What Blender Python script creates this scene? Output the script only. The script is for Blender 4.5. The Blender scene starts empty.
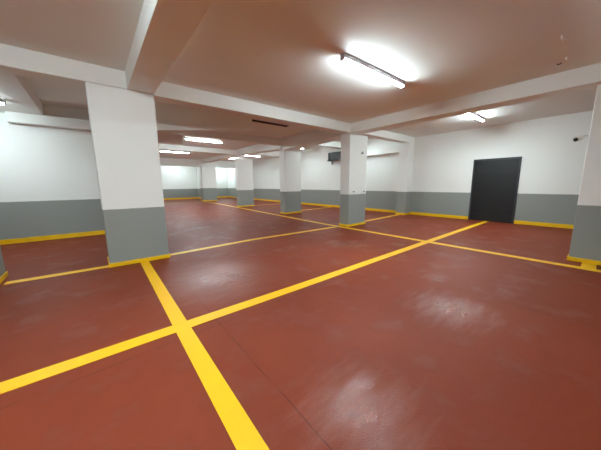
import bpy, bmesh, math, random
from mathutils import Matrix, Vector
random.seed(4)
S = 1.4                       # metres per unit of camera height: all plan numbers below are in these units
sc = bpy.context.scene
col = sc.collection

# ------------------------------------------------------------------ camera
YAW, PITCH, ROLL, FPX = 0.88716132, 0.16159915, 0.00817324, 250.11
fw = Vector((math.cos(PITCH)*math.cos(YAW), math.cos(PITCH)*math.sin(YAW), -math.sin(PITCH)))
rt = Vector((math.sin(YAW), -math.cos(YAW), 0))
dn = fw.cross(rt)
c, s = math.cos(ROLL), math.sin(ROLL)
right, down = c*rt + s*dn, -s*rt + c*dn
cam_data = bpy.data.cameras.new('camera')
cam_data.sensor_width = 36
cam_data.lens = FPX/601*36
cam_data.clip_start = 0.05
cam = bpy.data.objects.new('camera', cam_data)
M = Matrix((right, -down, -fw)).transposed().to_4x4()
M.translation = Vector((0, 0, S))
cam.matrix_world = M
col.objects.link(cam)
sc.camera = cam

# ------------------------------------------------------------------ world, exposure
w = bpy.data.worlds.new('world'); sc.world = w
w.use_nodes = True
w.node_tree.nodes['Background'].inputs[0].default_value = (0.02, 0.02, 0.02, 1)
w.node_tree.nodes['Background'].inputs[1].default_value = 0.0
sc.view_settings.view_transform = 'Standard'
sc.view_settings.look = 'None'
sc.view_settings.gamma = 1
sc.view_settings.exposure = 3.5
sc.view_settings.use_curve_mapping = False
sc.cycles.use_denoising = True
sc.cycles.max_bounces = 12
sc.cycles.diffuse_bounces = 8
sc.cycles.sample_clamp_indirect = 8
TUBE_STRENGTH = 24.0

# ------------------------------------------------------------------ materials
def new_mat(name):
    m = bpy.data.materials.new(name); m.use_nodes = True
    nt = m.node_tree
    return m, nt, nt.nodes['Principled BSDF']
def lin(r, g, b):
    f = lambda v: (v/255/12.92 if v/255 <= .04045 else ((v/255+.055)/1.055)**2.4)
    return (f(r), f(g), f(b), 1)
class NT:
    def __init__(s, nt): s.nt = nt
    def n(s, t, **k):
        x = s.nt.nodes.new(t)
        for a, b in k.items(): setattr(x, a, b)
        return x
    def l(s, a, b): s.nt.links.new(a, b)
    def math(s, op, a, b=None, clamp=False):
        x = s.n('ShaderNodeMath', operation=op, use_clamp=clamp)
        for i, v in enumerate((a, b)):
            if v is None: continue
            if hasattr(v, 'links'): s.l(v, x.inputs[i])
            else: x.inputs[i].default_value = v
        return x.outputs[0]
    def noise(s, vec, scale, detail=4, rough=.5):
        x = s.n('ShaderNodeTexNoise'); x.inputs['Scale'].default_value = scale
        x.inputs['Detail'].default_value = detail; x.inputs['Roughness'].default_value = rough
        s.l(vec, x.inputs['Vector']); return x.outputs['Fac']
    def ramp(s, f, a, b):
        x = s.n('ShaderNodeMapRange'); x.inputs['From Min'].default_value = a; x.inputs['From Max'].default_value = b
        s.l(f, x.inputs['Value']); return x.outputs['Result']
    def mix(s, f, a, b):
        x = s.n('ShaderNodeMix', data_type='RGBA')
        if hasattr(f, 'links'): s.l(f, x.inputs['Factor'])
        else: x.inputs['Factor'].default_value = f
        for v, k in ((a, 6), (b, 7)):
            if hasattr(v, 'links'): s.l(v, x.inputs[k])
            else: x.inputs[k].default_value = v
        return x.outputs[2]

WHITE = lin(236, 239, 235)
GREY = lin(146, 152, 147)
def paint(name, white=WHITE, dado=None, rough=.6, bump=.12):
    """wall paint, with a grey dado below the given height (units) when asked"""
    m, nt, p = new_mat(name); N = NT(nt)
    tc = N.n('ShaderNodeTexCoord'); v = tc.outputs['Object']
    n1 = N.noise(v, 1.3, 3); n2 = N.noise(v, 60, 2)
    cw = N.mix(N.math('MULTIPLY', n1, .12), white, tuple(x*.8 for x in white[:3])+(1,))
    if dado:
        sx = N.n('ShaderNodeSeparateXYZ'); N.l(v, sx.inputs[0])
        edge = N.math('ADD', sx.outputs['Z'], N.math('MULTIPLY', N.math('SUBTRACT', N.noise(v, 9, 2), .5), .012))
        f = N.math('LESS_THAN', edge, dado*S)
        cg = N.mix(N.math('MULTIPLY', n1, .25), GREY, tuple(x*.75 for x in GREY[:3])+(1,))
        cw = N.mix(f, cw, cg)
    N.l(cw, p.inputs['Base Color'])
    p.inputs['Roughness'].default_value = rough
    b = N.n('ShaderNodeBump'); b.inputs['Strength'].default_value = bump; b.inputs['Distance'].default_value = .004
    N.l(n2, b.inputs['Height']); N.l(b.outputs[0], p.inputs['Normal'])
    return m
def plain(name, colr, rough=.5, metal=0.0, nscale=20, var=.15, bump=0.0):
    m, nt, p = new_mat(name); N = NT(nt)
    tc = N.n('ShaderNodeTexCoord'); n1 = N.noise(tc.outputs['Object'], nscale, 3)
    N.l(N.mix(N.math('MULTIPLY', n1, var), colr, tuple(x*.5 for x in colr[:3])+(1,)), p.inputs['Base Color'])
    p.inputs['Roughness'].default_value = rough; p.inputs['Metallic'].default_value = metal
    if bump:
        b = N.n('ShaderNodeBump'); b.inputs['Strength'].default_value = bump; b.inputs['Distance'].default_value = .003
        N.l(n1, b.inputs['Height']); N.l(b.outputs[0], p.inputs['Normal'])
    return m
def floor_mat():
    m, nt, p = new_mat('red_floor_paint'); N = NT(nt)
    tc = N.n('ShaderNodeTexCoord'); v = tc.outputs['Object']
    big = N.noise(v, .55, 4); mid = N.noise(v, 2.2, 6, .6); fine = N.noise(v, 70, 3, .6); grit = N.noise(v, 260, 2)
    c1 = N.mix(N.ramp(big, .3, .7), lin(123, 52, 30), lin(138, 62, 38))
    c2 = N.mix(N.math('MULTIPLY', N.ramp(mid, .42, .72), .55), c1, lin(110, 43, 27))
    sx = N.n('ShaderNodeSeparateXYZ'); N.l(v, sx.inputs[0])
    X, Y = sx.outputs['X'], sx.outputs['Y']
    wob = N.math('MULTIPLY', N.math('SUBTRACT', N.noise(v, 3, 3), .5), .03)
    def seam(coord, slope_c, a, b_, other, lo, hi, wid):
        d = N.math('ABSOLUTE', N.math('SUBTRACT', N.math('ADD', coord, wob), N.math('ADD', N.math('MULTIPLY', other, b_), a*S)))
        f = N.math('LESS_THAN', d, wid)
        f = N.math('MULTIPLY', f, N.math('GREATER_THAN', other, lo*S))
        return N.math('MULTIPLY', f, N.math('LESS_THAN', other, hi*S))
    s1 = seam(Y, 0, 1.655, .04, X, -1.2, 1.9, .004)
    s2 = seam(X, 0, .585, .012, Y, -1, 3.6, .0035)
    s3 = seam(X, 0, 2.595, .01, Y, -.3, 1.9, .0045)
    sm = N.math('MAXIMUM', s1, N.math('MAXIMUM', s2, s3))
    sm = N.math('MULTIPLY', sm, N.ramp(N.noise(v, 4, 3), .32, .55))
    c3 = N.mix(N.math('MULTIPLY', sm, .55, True), c2, lin(50, 22, 18))
    # pale scuffs
    sc_ = N.math('MULTIPLY', N.ramp(N.noise(v, 14, 5, .7), .66, .74), N.ramp(N.noise(v, 1.1, 2), .5, .62))
    c4 = N.mix(N.math('MULTIPLY', sc_, .35, True), c3, lin(175, 120, 105))
    N.l(c4, p.inputs['Base Color'])
    # polished, gritty worn patches in a duller coat
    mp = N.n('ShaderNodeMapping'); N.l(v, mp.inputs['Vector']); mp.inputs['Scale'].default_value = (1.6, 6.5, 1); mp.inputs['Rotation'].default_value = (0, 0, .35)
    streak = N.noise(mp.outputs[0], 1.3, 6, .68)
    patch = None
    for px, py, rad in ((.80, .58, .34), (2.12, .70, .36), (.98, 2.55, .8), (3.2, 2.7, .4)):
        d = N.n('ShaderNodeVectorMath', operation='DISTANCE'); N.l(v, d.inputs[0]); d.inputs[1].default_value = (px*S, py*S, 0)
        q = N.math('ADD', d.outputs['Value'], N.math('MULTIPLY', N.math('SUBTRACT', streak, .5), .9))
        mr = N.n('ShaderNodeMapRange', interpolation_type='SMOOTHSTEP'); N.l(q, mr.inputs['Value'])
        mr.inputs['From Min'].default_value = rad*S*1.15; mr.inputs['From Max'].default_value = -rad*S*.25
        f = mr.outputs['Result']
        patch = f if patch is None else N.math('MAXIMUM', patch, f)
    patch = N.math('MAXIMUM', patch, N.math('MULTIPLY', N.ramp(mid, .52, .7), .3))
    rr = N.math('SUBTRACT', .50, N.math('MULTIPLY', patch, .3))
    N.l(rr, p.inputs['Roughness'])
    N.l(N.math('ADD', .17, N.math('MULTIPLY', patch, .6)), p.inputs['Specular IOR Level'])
    pit = N.noise(v, 120, 2, .6)
    h = N.math('ADD', N.math('MULTIPLY', N.math('SUBTRACT', pit, .5), 1.0), N.math('ADD', N.math('MULTIPLY', grit, .25), N.math('MULTIPLY', mid, 1.2)))
    b = N.n('ShaderNodeBump'); b.inputs['Strength'].default_value = .5; b.inputs['Distance'].default_value = .006
    N.l(h, b.inputs['Height']); N.l(b.outputs[0], p.inputs['Normal'])
    return m
def yellow_mat(name, a=(247, 190, 2), wear=.15):
    m, nt, p = new_mat(name); N = NT(nt)
    tc = N.n('ShaderNodeTexCoord'); v = tc.outputs['Object']
    f = N.math('MULTIPLY', N.ramp(N.noise(v, 6, 5, .65), .45, .8), wear)
    N.l(N.mix(f, lin(*a), lin(205, 150, 8)), p.inputs['Base Color'])
    p.inputs['Roughness'].default_value = .45
    b = N.n('ShaderNodeBump'); b.inputs['Strength'].default_value = .2; b.inputs['Distance'].default_value = .004
    N.l(N.noise(v, 70, 3), b.inputs['Height']); N.l(b.outputs[0], p.inputs['Normal'])
    return m
def emit(name, colr, strength):
    m = bpy.data.materials.new(name); m.use_nodes = True
    nt = m.node_tree; nt.nodes.clear()
    e = nt.nodes.new('ShaderNodeEmission'); o = nt.nodes.new('ShaderNodeOutputMaterial')
    e.inputs[0].default_value = colr; e.inputs[1].default_value = strength
    nt.links.new(e.outputs[0], o.inputs[0]); return m
M_CEIL = paint('ceiling_paint', rough=.7)
M_BEAM = paint('beam_paint', rough=.6)
M_WALL = paint('wall_paint', dado=.735)
M_COL = paint('column_paint', dado=.715)
M_COLF = paint('column_paint_far', dado=.755)
M_COLFF = paint('column_paint_farthest', dado=.81)
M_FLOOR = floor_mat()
M_LINE = yellow_mat('yellow_line_paint')
M_SKIRT = yellow_mat('yellow_skirting_paint', (246, 198, 10), .3)
M_DOOR = plain('anthracite_door', lin(16, 18, 21), .5, 0, 8, .2)
M_DARK = plain('black_metal', lin(28, 30, 30), .45, 0)
M_STEEL = plain('galvanised_steel', lin(125, 127, 125), .4, .7)
M_TRAY = plain('lamp_tray_metal', lin(190, 195, 196), .45, 0)
M_SOCK = plain('white_plastic', lin(225, 226, 222), .4, 0)
M_SLOT = plain('dark_slot', lin(52, 40, 36), .8)
M_GREYP = plain('grey_panel', lin(84, 88, 86), .5)
M_TUBE = emit('tube_glow', (.84, .985, 1.03, 1), TUBE_STRENGTH)
M_TUBE_DIM = emit('dim_tube_glow', (.84, .985, 1.03, 1), TUBE_STRENGTH*.48)  # same tube at lower strength, dimmed to balance brightness

# ------------------------------------------------------------------ mesh helpers
def box(bm, x0, x1, y0, y1, z0, z1, k=S):
    v = [bm.verts.new((x*k, y*k, z*k)) for x in (x0, x1) for y in (y0, y1) for z in (z0, z1)]
    for f in ((0,1,3,2), (4,6,7,5), (0,4,5,1), (2,3,7,6), (0,2,6,4), (1,5,7,3)): bm.faces.new([v[i] for i in f])
def prism(bm, poly, z0, z1, k=S):
    """vertical prism over an XY polygon given counter-clockwise"""
    zs = z0 if isinstance(z0, (list, tuple)) else [z0]*len(poly)
    a = [bm.verts.new((x*k, y*k, q*k)) for (x, y), q in zip(poly, zs)]; b = [bm.verts.new((x*k, y*k, z1*k)) for x, y in poly]
    bm.faces.new(a[::-1]); bm.faces.new(b)
    for i in range(len(a)):
        j = (i+1) % len(a); bm.faces.new((a[i], a[j], b[j], b[i]))
def xz_prism(bm, poly, y0, y1, k=S):
    a = [bm.verts.new((x*k, y0*k, z*k)) for x, z in poly]; b = [bm.verts.new((x*k, y1*k, z*k)) for x, z in poly]
    bm.faces.new(a); bm.faces.new(b[::-1])
    for i in range(len(a)):
        j = (i+1) % len(a); bm.faces.new((a[j], a[i], b[i], b[j]))
def cyl(bm, p0, p1, r0, r1=None, seg=16):
    """cylinder in metres"""
    p0, p1 = Vector(p0), Vector(p1); r1 = r0 if r1 is None else r1
    d = (p1-p0).normalized(); u = d.orthogonal().normalized(); v_ = d.cross(u)
    A, B = [], []
    for i in range(seg):
        t = 2*math.pi*i/seg; o = math.cos(t)*u + math.sin(t)*v_
        A.append(bm.verts.new(p0+o*r0)); B.append(bm.verts.new(p1+o*r1))
    bm.faces.new(A[::-1]); bm.faces.new(B)
    for i in range(seg):
        j = (i+1) % seg; bm.faces.new((A[i], A[j], B[j], B[i]))
def link(name, bm, mat, parent=None, loc=None, bevel=0.0, smooth=False):
    bmesh.ops.recalc_face_normals(bm, faces=bm.faces)
    me = bpy.data.meshes.new(name)
    if loc is not None:
        for v in bm.verts: v.co -= Vector(loc)
    bm.to_mesh(me); bm.free()
    me.materials.append(mat)
    if smooth:
        for p in me.polygons: p.use_smooth = len(p.vertices) == 4
    o = bpy.data.objects.new(name, me); col.objects.link(o)
    if parent is not None: o.parent = parent
    if loc is not None and parent is None: o.location = loc
    if bevel:
        b = o.modifiers.new('bevel', 'BEVEL'); b.width = bevel; b.segments = 2; b.limit_method = 'ANGLE'
    return o
def tag(o, label, cat, group=None, kind=None):
    o['label'] = label; o['category'] = cat
    if group: o['group'] = group
    if kind: o['kind'] = kind
    return o
def empty(name, loc, label, cat, group=None, kind=None):
    o = bpy.data.objects.new(name, None); col.objects.link(o); o.location = loc; o.empty_display_size = .1
    return tag(o, label, cat, group, kind)
def struct(name, bm, mat, label, cat, bevel=0.0): return tag(link(name, bm, mat, bevel=bevel), label, cat, kind='structure')

# ------------------------------------------------------------------ room shell
XL, YB, YF = -4.5, -4.0, 19.8
bm = bmesh.new(); box(bm, XL-.15, 9.0, YB-.15, YF+.3, -.15, 0)
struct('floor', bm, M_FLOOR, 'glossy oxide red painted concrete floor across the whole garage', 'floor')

bm = bmesh.new()
T = 2.95
box(bm, XL-.1, .57, YB-.1, 3.9, 2.335, T)            # bay left of the beam overhead
box(bm, .57, 4.67, YB-.1, 3.9, 2.315, T)             # main bay
box(bm, 4.67, 9.0, YB-.1, 4.16, 2.415, T)            # bay by the door wall
box(bm, XL-.1, -.55, 3.9, 6.9, 2.225, T)             # low slab of the left bay
box(bm, -.55, .75, 3.9, 6.9, 2.45, T)                # recess of the left bay
box(bm, .75, 4.72, 3.9, 6.98, 2.42, T)               # second bay
box(bm, .75, 4.95, 6.98, 10.72, 2.50, T)
box(bm, .75, 5.2, 10.72, 15.9, 2.50, T)
box(bm, .75, 9.0, 15.9, YF+.2, 2.55, T)
box(bm, 4.72, 9.0, 4.16, 6.98, 2.60, T)              # bays along the right wall
box(bm, 4.95, 9.0, 6.98, 10.72, 2.60, T)
box(bm, 5.2, 9.0, 10.72, 15.9, 2.50, T)
struct('ceiling', bm, M_CEIL, 'white painted concrete ceiling slab in bays between the beams', 'ceiling')

bm = bmesh.new(); box(bm, 7.93, 8.2, YB-.1, 4.36, 0, 2.8)
struct('wall_right', bm, M_WALL, 'white wall with grey lower half holding the black door', 'wall')
bm = bmesh.new(); prism(bm, [(7.95, 4.3), (8.9, 4.3), (8.9, YF+.1), (8.38, YF+.1)], 0, 2.8)
struct('wall_right_rear', bm, M_WALL, 'white and grey wall running back behind the free columns', 'wall')
bm = bmesh.new(); box(bm, XL, 1.0, 6.6, 6.9, 0, 2.8)
struct('wall_left', bm, M_WALL, 'white wall with grey dado behind the large left column', 'wall')
bm = bmesh.new(); box(bm, .75, 1.0, 6.9, YF, 0, 2.8)
struct('wall_left_rear', bm, M_WALL, 'white and grey side wall hidden behind the large left column', 'wall')
bm = bmesh.new(); box(bm, .75, 9.0, 19.5, 19.75, 0, 2.8)
struct('wall_back', bm, M_WALL, 'farthest white and grey wall at the end of the garage', 'wall')
bm = bmesh.new(); box(bm, XL-.2, XL, YB, 6.9, 0, 2.8)
struct('wall_side', bm, M_WALL, 'white and grey side wall of the left bays, outside the view', 'wall')
bm = bmesh.new(); box(bm, XL-.2, 9.0, YB-.2, YB, 0, 2.8)
struct('wall_front', bm, M_WALL, 'white and grey wall behind the viewpoint', 'wall')

# pilasters: parts of the walls' thickness that stand out
bm = bmesh.new(); box(bm, 7.62, 7.96, 4.05, 4.38, 0, 2.6)
struct('wall_right_pilaster', bm, M_WALL, 'shallow pilaster standing out of the right wall left of the door', 'pilaster', .012)
bm = bmesh.new(); box(bm, 6.0, 6.55, 17.4, 19.52, 0, 2.56)
struct('wall_back_pilaster', bm, M_WALL, 'pilaster standing out of the farthest wall behind the last column', 'pilaster', .012)

# skirting bands
def skirt(name, bm, label): return struct(name, bm, M_SKIRT, label, 'skirting')
bm = bmesh.new(); box(bm, 7.918, 7.94, YB, 1.40, 0, .085); box(bm, 7.918, 7.94, 2.385, 4.05, 0, .085)
skirt('baseboard_right', bm, 'yellow painted band at the foot of the door wall')
bm = bmesh.new(); box(bm, 7.608, 7.63, 4.04, 4.38, 0, .06); box(bm, 7.608, 7.93, 4.036, 4.06, 0, .06)
skirt('baseboard_pilaster', bm, 'yellow band around the foot of the right wall pilaster')
bm = bmesh.new(); prism(bm, [(7.938, 4.38), (7.97, 4.38), (8.385, 19.5), (8.362, 19.5)], 0, .085)
skirt('baseboard_right_rear', bm, 'yellow band at the foot of the wall behind the free columns')
bm = bmesh.new(); box(bm, XL, 1.0, 6.588, 6.61, 0, .085)
skirt('baseboard_left', bm, 'yellow band at the foot of the left wall')
bm = bmesh.new(); box(bm, 1.0, 8.36, 19.48, 19.51, 0, .1); box(bm, 5.985, 6.01, 17.4, 19.5, 0, .1)
skirt('baseboard_back', bm, 'yellow band at the foot of the farthest wall')

# ------------------------------------------------------------------ beams
def beam(poly, z0, label, z1=2.7, name='beam'):
    bm = bmesh.new(); prism(bm, poly, z0, z1)
    return struct(name, bm, M_BEAM, label, 'beam', .006)
def rect(x0, x1, y0, y1): return [(x0, y0), (x1, y0), (x1, y1), (x0, y1)]
beam(rect(XL, .715, 3.8, 4.03), 2.14, 'white beam running left from the top of the big left column')
beam(rect(.7155, 4.54, 3.8, 4.03), 2.125, 'white beam spanning from the big left column to the centre column')
beam(rect(.432, .715, YB, 3.799), 2.14, 'beam overhead running from the big left column towards the viewer')
beam([(4.54, YB), (4.85, YB), (4.85, 3.8), (5.0, 4.1), (4.54, 4.1)], 2.115, 'long beam from the centre column to the column at the right edge')
beam(rect(5.0, 7.95, 4.052, 4.29), 2.237, 'short beam from the centre column to the right wall pilaster')
beam([(4.55, 4.1), (4.9, 4.1), (5.25, 6.9), (4.9, 6.9)], 2.10, 'brown shaded beam from the centre column to the second free column')
beam(rect(.75, 5.3, 6.9, 7.1), 2.25, 'second cross beam over the second free column')
beam([(4.96, 7.1), (5.3, 7.1), (5.45, 10.6), (5.05, 10.6)], (2.17, 2.17, 2.31, 2.31), 'beam joining the second and third free columns')
beam(rect(.75, 5.5, 10.6, 10.95), 2.315, 'white cross beam below the far tube lights, over the third free column')
beam([(5.1, 10.95), (5.5, 10.95), (5.6, 15.8), (5.2, 15.8)], 2.32, 'beam joining the third column and the farthest column')
beam(rect(.75, 8.3, 15.8, 16.2), 2.11, 'farthest cross beam, over the farthest column')
beam(rect(5.3, 8.3, 6.9, 7.15), 2.40, 'white beam end from the second free column to the right wall')
beam(rect(5.5, 8.5, 10.6, 10.9), 2.36, 'white beam end from the third free column to the right wall')
beam(rect(XL, .432, -.25, .1), 2.125, 'cross beam behind the viewpoint, left part')
beam(rect(.715, 4.54, -.25, .1), 2.125, 'cross beam behind the viewpoint, middle part')
# ledges (down-stand boxes) along the walls
beam(rect(-1.0, 1.0, 6.43, 6.62), 2.065, 'boxed ledge along the top of the left wall', 2.23, 'wall_ledge')
beam([(7.80, 4.38), (8.05, 4.38), (8.08, 6.9), (7.84, 6.9)], 2.0, 'boxed ledge high on the right wall behind the centre column', 2.19, 'wall_ledge')
# sloping bulkhead of the second bay
bm = bmesh.new()
xz_prism(bm, [(.75, 1.90), (2.77, 2.15), (2.77, 2.43), (.75, 2.43)], 5.0, 5.3)
struct('bulkhead', bm, M_CEIL, 'sloping boxed bulkhead under the ceiling right of the big left column', 'bulkhead', .02)
bm = bmesh.new(); prism(bm, [(.75, 5.301), (1.44, 5.301), (1.72, 6.4), (.75, 6.4)], 1.95, 2.43)
struct('bulkhead', bm, M_CEIL, 'lower flat box under the sloping bulkhead beside the big left column', 'bulkhead', .008)
bm = bmesh.new(); box(bm, 2.84, 3.86, 5.17, 5.28, 2.405, 2.425)
tag(link('ceiling_strip', bm, M_SLOT), 'narrow dark strip on the ceiling beside the sloping bulkhead', 'ceiling strip', kind='thing')

# ------------------------------------------------------------------ columns
def column(x0, x1, y0, y1, ztop, mat, label, skh=.05, sides='fl', shear=0):
    root = empty('column', ((x0+x1)/2*S, (y0+y1)/2*S, 0), label, 'column', 'free standing columns', 'thing')
    lo = root.location
    bm = bmesh.new(); box(bm, x0, x1, y0, y1, 0, ztop)
    link('shaft', bm, mat, root, lo, bevel=.012)
    bm = bmesh.new(); e = .011
    box(bm, x0-e, x1+e, y0-e, y1+e, 0, skh)
    b = link('skirting_band', bm, M_SKIRT, root, lo, bevel=.004)
    b['label'] = 'yellow band around the foot'
    return root
column(.05, .715, 3.8, 4.22, 2.139, M_COL, 'big white and grey column nearest the viewer, left of the floor cross')
c2 = column(4.55, 5.19, 3.802, 4.08, 2.118, M_COLF, 'centre column with a small metal clip, where four beams meet')
column(4.965, 5.66, 6.9, 7.2, 2.10, M_COLF, 'second free column, behind and left of the centre one')
column(5.05, 5.81, 10.6, 10.85, 2.16, M_COLF, 'third free column in the receding row')
column(5.18, 6.03, 15.8, 16.3, 2.108, M_COLFF, 'farthest and smallest free column, by the far wall', .06)
column(-1.55, -.875, 3.8, 4.22, 2.139, M_COL, 'grey sliver of column at the left picture edge')
column(4.665, 5.3, -.42, .235, 2.12, M_COL, 'column cut off by the right picture edge, carrying the security camera')

# ------------------------------------------------------------------ floor lines
def line(pts, wid, label, z=.0025, name='floor_line'):
    """flat painted strip along a polyline (units)"""
    bm = bmesh.new(); L, R_ = [], []
    for i, p in enumerate(pts):
        p = Vector(p)
        a = Vector(pts[max(i-1, 0)]); b = Vector(pts[min(i+1, len(pts)-1)])
        d = (b-a).normalized(); n = Vector((-d.y, d.x))*wid/2
        L.append(p+n); R_.append(p-n)
    poly = [(q.x, q.y) for q in R_] + [(q.x, q.y) for q in L[::-1]]
    prism(bm, poly, 0.0004, z)
    return tag(link(name, bm, M_LINE), label, 'floor marking', 'yellow parking lines painted on the floor', 'thing')
line([(.345, -1.5), (.362, .74), (.413, 3.785)], .098, 'broad yellow line from the big left column down to the bottom edge')
line([(-4, 1.77), (-.475, 1.815), (1.5, 1.832), (4.394, 1.889), (7.90, 1.945)], .110, 'long yellow line crossing the floor from left edge to the black door', .0031)
line([(-.83, 3.885), (.05, 3.87)], .11, 'thin yellow line from the left edge to the big left column')
line([(.72, 3.93), (2.13, 4.05), (4.30, 3.985)], .10, 'yellow line joining the big left column and the centre column')
line([(5.2, 4.05), (7.6, 4.24)], .12, 'short yellow line from the centre column to the wall pilaster')
line([(4.33, -2.5), (4.335, .3), (4.345, 1.2), (4.37, 2.2), (4.42, 4.5), (4.70, 8.2), (4.85, 10.1), (5.06, 13.2), (5.12, 15.76)], .108,
     'long yellow line along the receding row of columns', .0037)
line([(4.34, .05), (4.655, .05)], .12, 'stub of yellow line at the column on the right edge', .0043)
line([(5.67, 7.4), (7.98, 7.62)], .12, 'yellow line from the second free column to the right wall')
line([(5.82, 10.85), (8.1, 10.8)], .12, 'yellow line from the third free column to the right wall')
line([(1.0, 15.2), (5.0, 15.0)], .1, 'faint far yellow line left of the farthest column')

# ------------------------------------------------------------------ tube lights
def make_lamp(label):
    """batten along X, origin at the middle on the ceiling; 1.66 m long"""
    root = empty('tube_light', (0, 0, 0), label, 'ceiling light', 'tube lights on the ceiling', 'thing')
    h = .83
    bm = bmesh.new()
    prof = [(-.040, 0), (.040, 0), (.040, -.06), (.037, -.07), (-.037, -.07), (-.040, -.06)]
    a = [bm.verts.new((-h, y, z)) for y, z in prof]; b = [bm.verts.new((h, y, z)) for y, z in prof]
    bm.faces.new(a); bm.faces.new(b[::-1])
    for i in range(6):
        j = (i+1) % 6; bm.faces.new((a[i], b[i], b[j], a[j]))
    link('tray', bm, M_TRAY, root)
    bm = bmesh.new()                                # opal diffuser, half round, under the tray
    prof = [(.0365*math.cos(math.pi*k/10), -.0705-.026*math.sin(math.pi*k/10)) for k in range(11)]
    a = [bm.verts.new((-h+.02, y, z)) for y, z in prof]; b = [bm.verts.new((h-.02, y, z)) for y, z in prof]
    bm.faces.new(a); bm.faces.new(b[::-1])
    for i in range(11):
        j = (i+1) % 11; bm.faces.new((a[i], b[i], b[j], a[j]))
    link('tube', bm, M_TUBE, root)
    for sx in (-1, 1):
        bm = bmesh.new(); box(bm, sx*(h-.010)-.010, sx*(h-.010)+.010, -.039, .039, -.099, -.07, 1)
        link('socket', bm, M_SOCK, root, bevel=.004)
    return root
def copy_tree(o, parent=None):
    q = o.copy(); col.objects.link(q)
    if parent: q.parent = parent
    for ch in list(o.children): copy_tree(ch, q)
    return q
lamps = [  # middle x, y, ceiling z, label
    (2.70, 1.89, 2.315, 'largest and nearest tube light, on the ceiling over the main bay'),
    (6.28, 1.97, 2.415, 'tube light on the ceiling in front of the black door'),
    (3.02, 8.72, 2.50, 'tube light just above the far white cross beam, right of the big left column'),
    (2.95, 12.4, 2.50, 'lower tube light below the far white cross beam, next to the big left column'),
    (-1.44, 5.62, 2.225, 'tube light cut off by the left picture edge above the left wall'),
    (6.80, 5.77, 2.60, 'tube light peeping out left of the top of the centre column'),
    (6.78, 8.8, 2.60, 'tube light peeping out right of the top of the second free column'),
    (6.28, 11.75, 2.50, 'tube light peeping out right of the top of the third free column'),
    (6.25, 13.6, 2.50, 'small far tube light between the third and farthest columns'),
    (2.6, 18.5, 2.55, 'tube light of the last bay before the far wall, hidden by the beams'),  # unseen, added to brighten the far wall
    (4.6, 18.5, 2.55, 'second unseen tube light added to the last bay, hidden behind the farthest beam'),  # extra unseen tube, doubles the light on the back wall
    (-.45, 1.25, 2.335, 'tube light left of the overhead beam, outside the view'),
    (7.40, 18.6, 2.55, 'tube light near the far right corner, hidden by the columns'),  # unseen, added to lift the dark area behind the last column
    (-1.55, -1.9, 2.335, 'tube light behind the viewpoint on the left side'),
]
proto = None
for x, y, z, lab in lamps:
    if proto is None: o = proto = make_lamp(lab)
    else: o = copy_tree(proto); o['label'] = lab
    o.location = (x*S, y*S, z*S)
    if 'peeping' in lab or 'small far' in lab or 'left picture edge' in lab or 'last bay' in lab or 'far right corner' in lab:     # weaker tubes
        for ch in o.children:
            if ch.name.startswith('tube'): ch.data = ch.data.copy(); ch.data.materials[0] = M_TUBE_DIM

# ------------------------------------------------------------------ door
root = tag(bpy.data.objects.new('door_1', None), 'black metal door in the white and grey right wall', 'door', kind='structure')
col.objects.link(root); root.location = (7.93*S, 1.9*S, 0); lo = root.location
y0, y1, zt = 1.405, 2.38, 1.605
bm = bmesh.new(); t = .035
box(bm, 7.905, 7.94, y0, y0+t, 0, zt); box(bm, 7.905, 7.94, y1-t, y1, 0, zt); box(bm, 7.905, 7.94, y0+t, y1-t, zt-t, zt)
link('frame', bm, plain('door_frame_paint', lin(52, 56, 60), .4), root, lo, bevel=.004)
bm = bmesh.new()
n = 9; zz = [0.006 + (zt-t-.008)*i/n for i in range(n+1)]
for i in range(n):                     # pressed horizontal panels with shallow grooves
    box(bm, 7.913, 7.94, y0+t+.003, y1-t-.003, zz[i]+.004, zz[i+1]-.004)
box(bm, 7.917, 7.94, y0+t+.002, y1-t-.002, .004, zt-t-.002)
leaf = link('leaf', bm, M_DOOR, root, lo, bevel=.003)
bm = bmesh.new()
hy = 2.30
box(bm, 7.905, 7.914, hy-.022, hy+.022, .62, .80)
cyl(bm, (7.906*S, hy*S, .735*S), (7.868*S, hy*S, .735*S), .011); cyl(bm, (7.870*S, (hy+.01)*S, .735*S), (7.870*S, (hy-.09)*S, .735*S), .010)
link('handle', bm, M_DARK, leaf, lo)
for z in (.25, .8, 1.35):
    bm = bmesh.new(); cyl(bm, (7.902*S, (y0+t)*S, z*S), (7.902*S, (y0+t)*S, (z+.07)*S), .009)
    link('hinge', bm, M_DARK, root, lo)

# ------------------------------------------------------------------ security camera on the right-hand column
root = empty('security_camera', (4.80*S, .235*S, 1.565*S), 'small white bullet security camera on the column at the right edge', 'security camera', None, 'thing')
lo = root.location
bm = bmesh.new(); cyl(bm, (4.80*S, .233*S, 1.565*S), (4.80*S, .25*S, 1.565*S), .045)
link('mount', bm, M_SOCK, root, lo, smooth=True)
bm = bmesh.new(); cyl(bm, (4.80*S, .25*S, 1.57*S), (4.80*S, .325*S, 1.572*S), .014)
cyl(bm, (4.80*S, .315*S, 1.575*S), (4.79*S, .315*S, 1.545*S), .016)
link('arm', bm, M_SOCK, root, lo, smooth=True)
a, b = Vector((4.86, .30, 1.555))*S, Vector((4.695, .34, 1.518))*S
bm = bmesh.new(); cyl(bm, a, b, .036, seg=20); link('housing', bm, M_SOCK, root, lo, smooth=True)
d = (b-a).normalized()
bm = bmesh.new(); cyl(bm, b-d*.002, b+d*.006, .031, seg=20); link('lens', bm, M_DARK, root, lo, smooth=True)
bm = bmesh.new()
u = d.cross(Vector((0, 0, 1))).normalized(); up = u.cross(d)
P = []
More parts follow.
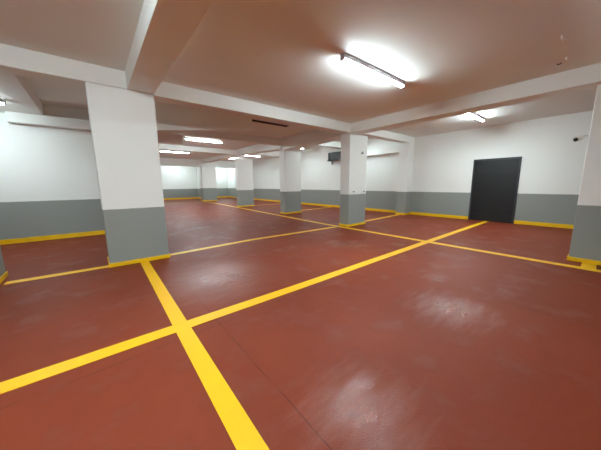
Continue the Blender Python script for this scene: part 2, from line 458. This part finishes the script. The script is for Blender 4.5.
for k, q in enumerate((a - d*.0, b + d*.03)):
    ring = []
    for i in range(9):
        t = math.radians(20 + 140*i/8)
        for r in (.042, .046): ring.append(bm.verts.new(q + (math.cos(t)*u + math.sin(t)*up)*r))
    P.append(ring)
for i in range(8):
    for (m0, m1) in ((0, 2), (3, 1)):
        bm.faces.new((P[0][2*i+m0], P[0][2*i+m1], P[1][2*i+m1], P[1][2*i+m0]))
    for k in (0, 1): bm.faces.new((P[k][2*i], P[k][2*i+1], P[k][2*i+3], P[k][2*i+2]))
for i in (0, 8): bm.faces.new((P[0][2*i], P[1][2*i], P[1][2*i+1], P[0][2*i+1]))
link('sunshade', bm, M_SOCK, root, lo)

# ------------------------------------------------------------------ dark fan unit on the right wall
root = empty('fan_unit', (7.9*S, 7.3*S, 2.0*S), 'dark metal wall unit with grey panels, high on the wall left of the centre column', 'fan unit', None, 'thing')
lo = root.location
fx, bx, ya, yb, za, zb = 7.78, 8.08, 6.95, 7.66, 1.985, 2.285
bm = bmesh.new(); e = .02
box(bm, fx+.03, bx, ya, yb, za, zb)
for q in ((fx, fx+.035, ya, ya+e, za, zb), (fx, fx+.035, yb-e, yb, za, zb), (fx, fx+.035, ya+e, yb-e, za, za+e), (fx, fx+.035, ya+e, yb-e, zb-e, zb)): box(bm, *q)
link('housing', bm, M_DARK, root, lo, bevel=.005)
bm = bmesh.new()
for z in (2.06, 2.13, 2.20): box(bm, fx+.006, fx+.028, ya+.04, yb-.12, z, z+.035)
link('grille', bm, M_GREYP, root, lo)
for y in (ya+.05, yb-.0):
    bm = bmesh.new(); box(bm, fx-.03, 8.1, y, y+.03, za-.03, za); box(bm, 8.0, 8.1, y, y+.03, za-.16, za-.03)
    link('bracket', bm, M_STEEL, root, lo)

# ------------------------------------------------------------------ small fittings
root = empty('pipe_clip', (4.985*S, 3.80*S, 1.715*S), 'small grey metal clip near the top of the centre column', 'clip', None, 'thing'); lo = root.location
bm = bmesh.new()
cyl(bm, (4.965*S, 3.803*S, 1.69*S), (4.965*S, 3.785*S, 1.735*S), .009); cyl(bm, (4.965*S, 3.785*S, 1.735*S), (5.0*S, 3.785*S, 1.742*S), .009)
cyl(bm, (5.0*S, 3.785*S, 1.742*S), (5.03*S, 3.803*S, 1.70*S), .011)
link('hook', bm, M_STEEL, root, lo)
bm = bmesh.new(); box(bm, 4.95, 5.04, 3.793, 3.803, 1.695, 1.715); link('plate', bm, M_STEEL, root, lo)
for x, lab in ((4.70, 'left one of two small bolts just above the grey band of the centre column'), (5.09, 'right one of two small bolts just above the grey band of the centre column')):
    bm = bmesh.new(); cyl(bm, (x*S, 3.803*S, .815*S), (x*S, 3.775*S, .815*S), .019, seg=6); cyl(bm, (x*S, 3.775*S, .815*S), (x*S, 3.762*S, .815*S), .009)
    tag(link('anchor_bolt', bm, M_STEEL), lab, 'bolt', 'bolts on the centre column', 'thing')
bm = bmesh.new()
pts = [Vector((3.44, .44, 2.32)), Vector((3.44, .44, 2.285)), Vector((3.455, .432, 2.27)), Vector((3.475, .425, 2.275)), Vector((3.485, .42, 2.29))]
for p, q in zip(pts, pts[1:]): cyl(bm, p*S, q*S, .006, seg=8)
tag(link('ceiling_hook', bm, M_SOCK), 'small white hook hanging from the ceiling at the upper right', 'hook', 'small hooks in the ceiling', 'thing')
bm = bmesh.new(); cyl(bm, Vector((4.065, .462, 2.318))*S, Vector((4.065, .462, 2.29))*S, .012, .008, 10)
tag(link('ceiling_plug', bm, M_SOCK), 'tiny white plug in the ceiling near the right-hand beam', 'plug', None, 'thing')
bm = bmesh.new()
pts = [Vector((4.187, .51, 2.318)), Vector((4.187, .515, 2.305)), Vector((4.18, .53, 2.30)), Vector((4.175, .545, 2.305))]
for p, q in zip(pts, pts[1:]): cyl(bm, p*S, q*S, .008, seg=8)
tag(link('ceiling_hook', bm, M_DARK), 'tiny dark hook in the ceiling beside the white plug', 'hook', 'small hooks in the ceiling', 'thing')
